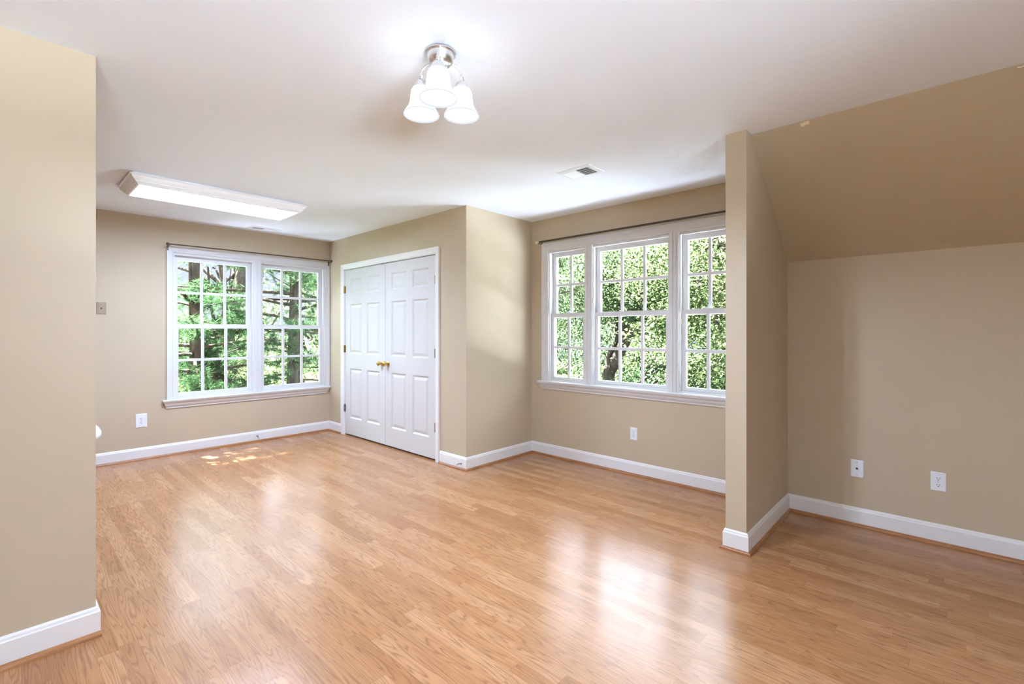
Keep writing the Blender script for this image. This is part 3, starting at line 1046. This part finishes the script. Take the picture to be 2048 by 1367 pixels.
def broadleaf(name, label, base, trunk_path, r0, crowns, mat, bark_m, n_leaf, size, group, limbs=9):
    root = empty(name, base)
    tag(root, label, 'shrub' if 'shrub' in name else 'tree', group)
    tr = MB()
    pts = [Vector(p) for p in trunk_path]
    n = len(pts)
    tr.tube(pts, [r0 * (1 - 0.75 * k / (n - 1)) for k in range(n)], 12)
    tips = []
    for k in range(limbs):
        c = crowns[k % len(crowns)]
        s = pts[random.randrange(max(1, n // 3), n)]
        tgt = Vector((c[0] + random.uniform(-.6, .6) * c[3], c[1] + random.uniform(-.6, .6) * c[3], c[2] + random.uniform(-.5, .6) * c[4]))
        dv = tgt - s
        bp = [s + dv * (q / 6) + Vector((random.uniform(-.12, .12), random.uniform(-.12, .12), 0.12 * math.sin(PI * q / 6))) for q in range(7)]
        bp[0] = s
        tr.tube(bp, [r0 * 0.36 * (1 - 0.85 * q / 6) for q in range(7)], 7)
    tr.build('trunk', bark_m, root, smooth=60, recalc=False)
    parts = []
    tot = sum(c[3] ** 2 * c[4] for c in crowns)
    for (x, y, z, r, hz) in crowns:
        m = int(n_leaf * r * r * hz / tot)
        k = max(8, m // 45)
        u = unit(k) * (rng.uniform(0.25, 1, size=(k, 1)) ** 0.45)
        cen = np.array([x, y, z]) + u * np.array([r, r, hz])
        idx = rng.integers(0, k, m)
        P = cen[idx] + rng.normal(size=(m, 3)) * np.array([0.26, 0.26, 0.13]) * (0.5 + 0.22 * r)
        parts.append(P)
    P = np.concatenate(parts)
    V, F = leaf_quads(P, size)
    np_mesh('foliage', V, F, mat, root)
    return root

def pick(bands, u):
    tot = sum(b - a for a, b in bands)
    u *= tot
    for a, b in bands:
        if u <= b - a:
            return a + u
        u -= b - a
    return bands[-1][1]

def pine(name, label, base, top, r0, bands, spread, n_br, group, mat='needles', tufts=38, needle=0.13, lean=(0, 0), dead=10, aim=None):
    root = empty(name, base)
    tag(root, label, 'tree', group)
    tr = MB()
    b, t = Vector(base), Vector(top)
    n = 9
    pts = [b.lerp(t, k / (n - 1)) + Vector((random.uniform(-.05, .05), random.uniform(-.05, .05), 0)) for k in range(n)]
    tr.tube(pts, [r0 * (1 - 0.8 * k / (n - 1)) for k in range(n)], 14)
    cents, dirs = [], []
    for k in range(n_br):
        z = pick(bands, (k + random.random()) / n_br)
        f = (z - b.z) / (t.z - b.z)
        p = b.lerp(t, f)
        a = random.uniform(0, 2 * PI)
        if aim is not None and random.random() < 0.45:
            a = aim + random.uniform(-0.9, 0.9)
        ln = spread * (1 - 0.55 * f) * random.uniform(0.6, 1.1)
        bp = branch_pts(p, (math.cos(a), math.sin(a), random.uniform(-.05, .3)), ln, 7, 0.10, 0.015)
        tr.tube(bp, [0.035 * (1 - 0.8 * q / 7) for q in range(8)], 6)
        for q in range(tufts):
            s = (0.30 + 0.70 * random.random() ** 0.8) * 7
            i0 = min(6, int(s))
            c = bp[i0].lerp(bp[i0 + 1], s - i0)
            off = Vector((random.gauss(0, 1), random.gauss(0, 1), random.gauss(0, .45))) * (0.20 * ln / 2)
            cents.append(c + off)
            dd = off.normalized() * 0.8 + (bp[i0 + 1] - bp[i0]).normalized() + Vector((0, 0, .35))
            dirs.append(dd.normalized())
    for k in range(dead):
        z = random.uniform(b.z + 1.2, bands[0][0] + 1.5)
        f = (z - b.z) / (t.z - b.z)
        p = b.lerp(t, f)
        a = random.uniform(0, 2 * PI)
        bp = branch_pts(p, (math.cos(a), math.sin(a), random.uniform(-.15, .25)), spread * random.uniform(.5, .9), 7, 0.16, 0.02)
        tr.tube(bp, [0.026 * (1 - 0.85 * q / 7) for q in range(8)], 6)
        for q in range(3):
            s = bp[random.randrange(2, 6)]
            b2 = branch_pts(s, (math.cos(a + random.uniform(-1, 1)), math.sin(a + random.uniform(-1, 1)), random.uniform(-.3, .3)), 0.9, 5, .2)
            tr.tube(b2, [0.010 * (1 - 0.8 * w / 5) for w in range(6)], 5)
    tr.build('trunk', M['bark_pine'], root, smooth=60, recalc=False)
    C = np.array([tuple(c) for c in cents])
    D = np.array([tuple(d) for d in dirs])
    K = 26
    C = np.repeat(C, K, 0)
    D = np.repeat(D, K, 0)
    m = len(C)
    d = D * 0.55 + unit(m) * 0.8
    d /= np.linalg.norm(d, axis=1, keepdims=True)
    C = C - D * rng.uniform(0, 0.12, size=(m, 1))
    w = np.cross(d, unit(m))
    w /= np.linalg.norm(w, axis=1, keepdims=True) + 1e-9
    L = needle * rng.uniform(0.75, 1.2, size=(m, 1))
    V = np.stack([C - w * 0.0042, C + w * 0.0042, C + d * L - np.array([0, 0, .015])], 1).reshape(-1, 3)
    F = np.arange(3 * m).reshape(m, 3)
    np_mesh('foliage', V, F, M[mat], root)
    return root

PG, DG, SG, FG = 'pines beyond the back window', 'leafy trees beyond the triple window', 'undergrowth beyond the back window', 'far tree line'
toward = -2.2
pine('pine_tree', 'straight dark pine seen through the left panes of the back window', (2.38, 9.9, GZ), (2.44, 10.1, 17), 0.125, [(-0.6, 2.0), (5.4, 15)], 2.5, 130, PG, aim=toward, dead=14)
pine('pine_tree', 'thick pine with bare low branches seen through the right half of the back window', (3.80, 9.1, GZ), (3.74, 9.3, 17), 0.135, [(0.5, 2.6), (5.2, 14)], 2.5, 110, PG, aim=toward, dead=18)
pine('pine_tree', 'soft low pine between the two trunks outside the back window', (3.15, 10.9, GZ), (2.95, 11.2, 2.6), 0.09, [(-0.8, 1.55)], 2.0, 30, PG, aim=toward)
pine('pine_tree', 'pine behind the corner at the far right of the back window', (6.2, 12.2, GZ), (6.4, 12.0, 12), 0.14, [(-1.2, 11)], 2.6, 50, PG, aim=toward)
pine('pine_tree', 'pine whose soft boughs hang outside the left panes of the triple window', (8.2, 7.5, GZ), (8.3, 7.6, 6.0), 0.13, [(-1.6, 5)], 2.5, 62, PG, mat='needles_pale', aim=-2.4)
broadleaf('leaning_tree', 'pale trunk leaning right with forked top outside the back window', (2.6, 11.6, GZ),
          [(2.6, 11.6, GZ), (2.95, 11.7, -0.8), (3.42, 11.8, 1.15), (3.62, 11.9, 1.9), (3.98, 12.0, 3.0), (4.6, 12.1, 5.4), (5.0, 12.2, 7.5)], 0.20,
          [(4.0, 12.6, 7.6, 1.8, 1.2), (5.4, 12.4, 5.6, 1.2, 1.0), (2.8, 13.0, 3.0, 0.5, 0.3)], M['leaves'], M['bark_pale'], 7000, 0.07, 'leaning trees', 10)
broadleaf('forked_tree', 'thin upright forked tree behind the leaning trunk outside the back window', (4.35, 14.2, GZ),
          [(4.35, 14.2, GZ), (4.3, 14.2, -0.5), (4.25, 14.3, 1.4), (4.1, 14.3, 2.6), (3.9, 14.4, 4.0), (3.8, 14.4, 6.0)], 0.13,
          [(4.0, 14.3, 5.4, 1.6, 1.2), (4.6, 14.6, 2.9, 0.6, 0.4), (3.7, 14.5, 3.0, 0.5, 0.3)], M['leaves'], M['bark_pale'], 6000, 0.06, 'forked trees', 9)

broadleaf('leafy_tree', 'unseen tree added so its crown keeps sun out of the back window', (0.1, 8.3, GZ),  # added out of view to break up sun patches on the floor
          [(0.1, 8.3, GZ), (0.1, 8.3, 0.5), (0.4, 8.3, 3.6), (0.9, 8.4, 5.6), (1.2, 8.4, 7.5)], 0.16,
          [(1.5, 8.6, 6.3, 1.5, 0.8), (2.6, 8.8, 7.0, 1.1, 0.7)], M['leaves'], M['bark_pale'], 14000, 0.075, 'added shade trees', 10)

for k, (x, y, z, r, h, lab) in enumerate((
        (1.9, 8.4, -1.6, 1.2, 0.9, 'low tangled shrub under the left panes of the back window'),
        (3.3, 8.9, -1.4, 1.2, 1.0, 'low tangled shrub under the middle of the back window'),
        (4.7, 9.6, -1.5, 1.3, 1.0, 'low tangled shrub under the right panes of the back window'),
        (2.9, 12.6, -0.6, 1.8, 1.5, 'rounded sunny shrub behind the pine trunks'),
        (5.4, 14.6, -0.4, 2.0, 1.7, 'yellowish shrub behind the right panes of the back window'))):
    broadleaf('shrub', lab, (x, y, GZ), [(x, y, GZ), (x + .1, y, -2.2), (x - .05, y + .1, -1.2)], 0.06,
              [(x, y, z, r, h), (x + .7 * r, y + .3, z - .5, r * .8, h * .8), (x - .7 * r, y + .4, z - .4, r * .8, h * .8)],
              M['shrub' if k < 4 else 'leaves_yellow'], M['bark_pine'], 9000, 0.06, SG, 14)

far = [(-1.5, 19, 'leaves_deep', 3.0, 3.4, 'far green crown at the left of the back window'),
       (3.5, 22, 'leaves', 3.0, 2.6, 'far green crown behind the leaning trunk'),
       (8.5, 20, 'leaves_yellow', 3.4, 4.0, 'far yellow green crown at the right of the back window'),
       (12.5, 17, 'leaves', 3.4, 4.2, 'far crown between the two windows')]
for x, y, mt, r, h, lab in far:
    broadleaf('leafy_tree', lab, (x, y, GZ), [(x, y, GZ), (x + .2, y, -1), (x, y + .2, 1.5), (x + .2, y, 3.5)], 0.22,
              [(x, y, 0.6, r, h * .8), (x - r * .6, y - .5, -0.8, r * .7, h * .5), (x + r * .6, y, -0.6, r * .7, h * .5)], M[mt], M['bark_pale'], 12000, 0.11, FG, 10)

# leafy trees outside the triple window
broadleaf('leafy_tree', 'leaning dark trunked tree in the middle panes of the triple window', (10.6, 6.3, GZ),
          [(10.6, 6.3, GZ), (10.55, 6.35, -1.2), (10.5, 6.4, 0.2), (10.8, 6.1, 1.0), (11.0, 5.8, 1.9), (11.4, 5.4, 3.6), (11.6, 5.2, 5.5)], 0.22,
          [(10.9, 5.6, 2.6, 2.0, 1.4), (10.4, 7.0, 2.8, 1.7, 1.3), (11.6, 4.6, 1.9, 1.3, 1.0), (10.5, 7.3, 1.5, 0.9, 0.6)], M['leaves'], M['bark_pale'], 40000, 0.062, DG, 14)
broadleaf('leafy_tree', 'yellow green tree filling the right panes of the triple window', (9.8, 3.3, GZ),
          [(9.8, 3.3, GZ), (9.8, 3.3, -1), (9.9, 3.2, 1.0), (9.8, 3.4, 3.0), (9.9, 3.4, 5)], 0.16,
          [(9.8, 3.2, 2.7, 1.9, 1.5), (9.5, 3.6, 0.9, 1.5, 1.3), (9.9, 2.2, 1.4, 1.4, 1.5), (9.9, 4.4, 2.8, 1.5, 1.0)], M['leaves_yellow'], M['bark_pale'], 44000, 0.06, DG, 16)
broadleaf('leafy_tree', 'deep green rounded tree low in the triple window', (9.2, 4.5, GZ),
          [(9.2, 4.5, GZ), (9.2, 4.5, -1.8), (9.3, 4.4, -0.6), (9.2, 4.5, 0.6)], 0.12,
          [(9.2, 4.4, -0.5, 1.2, 1.1), (9.1, 3.0, -0.7, 1.3, 1.1), (9.4, 5.4, -1.2, 1.0, 0.8)], M['leaves_deep'], M['bark_pale'], 32000, 0.06, DG, 10)
for x, y, mt, r, h, lab in ((17.0, 9.0, 'leaves', 3.6, 4.4, 'far leafy crown behind the leaning dark trunk'),
                            (16.0, 5.0, 'leaves_yellow', 3.4, 4.4, 'far bright crown behind the right panes of the triple window'),
                            (15.5, 13.5, 'leaves_deep', 3.4, 4.4, 'far deep green crown behind the left panes of the triple window'),
                            (16.5, 1.2, 'leaves', 3.2, 4.2, 'far leafy crown hidden mostly by the stub wall')):
    broadleaf('leafy_tree', lab, (x, y, GZ), [(x, y, GZ), (x + .2, y, -1), (x, y + .2, 1.5), (x + .2, y, 4.5)], 0.24,
              [(x, y, 2.0, r, h), (x - .8, y - r * .6, 0.0, r * .8, h * .6), (x - .8, y + r * .6, 0.2, r * .8, h * .6)], M[mt], M['bark_pale'], 26000, 0.09, FG, 12)

for x, y, r, lab in ((10.2, 8.6, 1.3, 'low green hedge shrub under the left panes of the triple window'),
                     (11.4, 5.2, 1.5, 'low green hedge shrub behind the leaning dark trunk'),
                     (10.6, 2.4, 1.4, 'low green hedge shrub under the right panes of the triple window')):
    broadleaf('shrub', lab, (x, y, GZ), [(x, y, GZ), (x + .1, y, -2.2), (x - .05, y + .1, -1.4)], 0.06,
              [(x, y, -1.1, r, 0.9), (x, y + r * 0.9, -1.3, r, 0.8), (x, y - r * 0.9, -1.3, r, 0.8)], M['leaves_deep'], M['bark_pale'], 16000, 0.06, 'hedge beyond the triple window', 10)
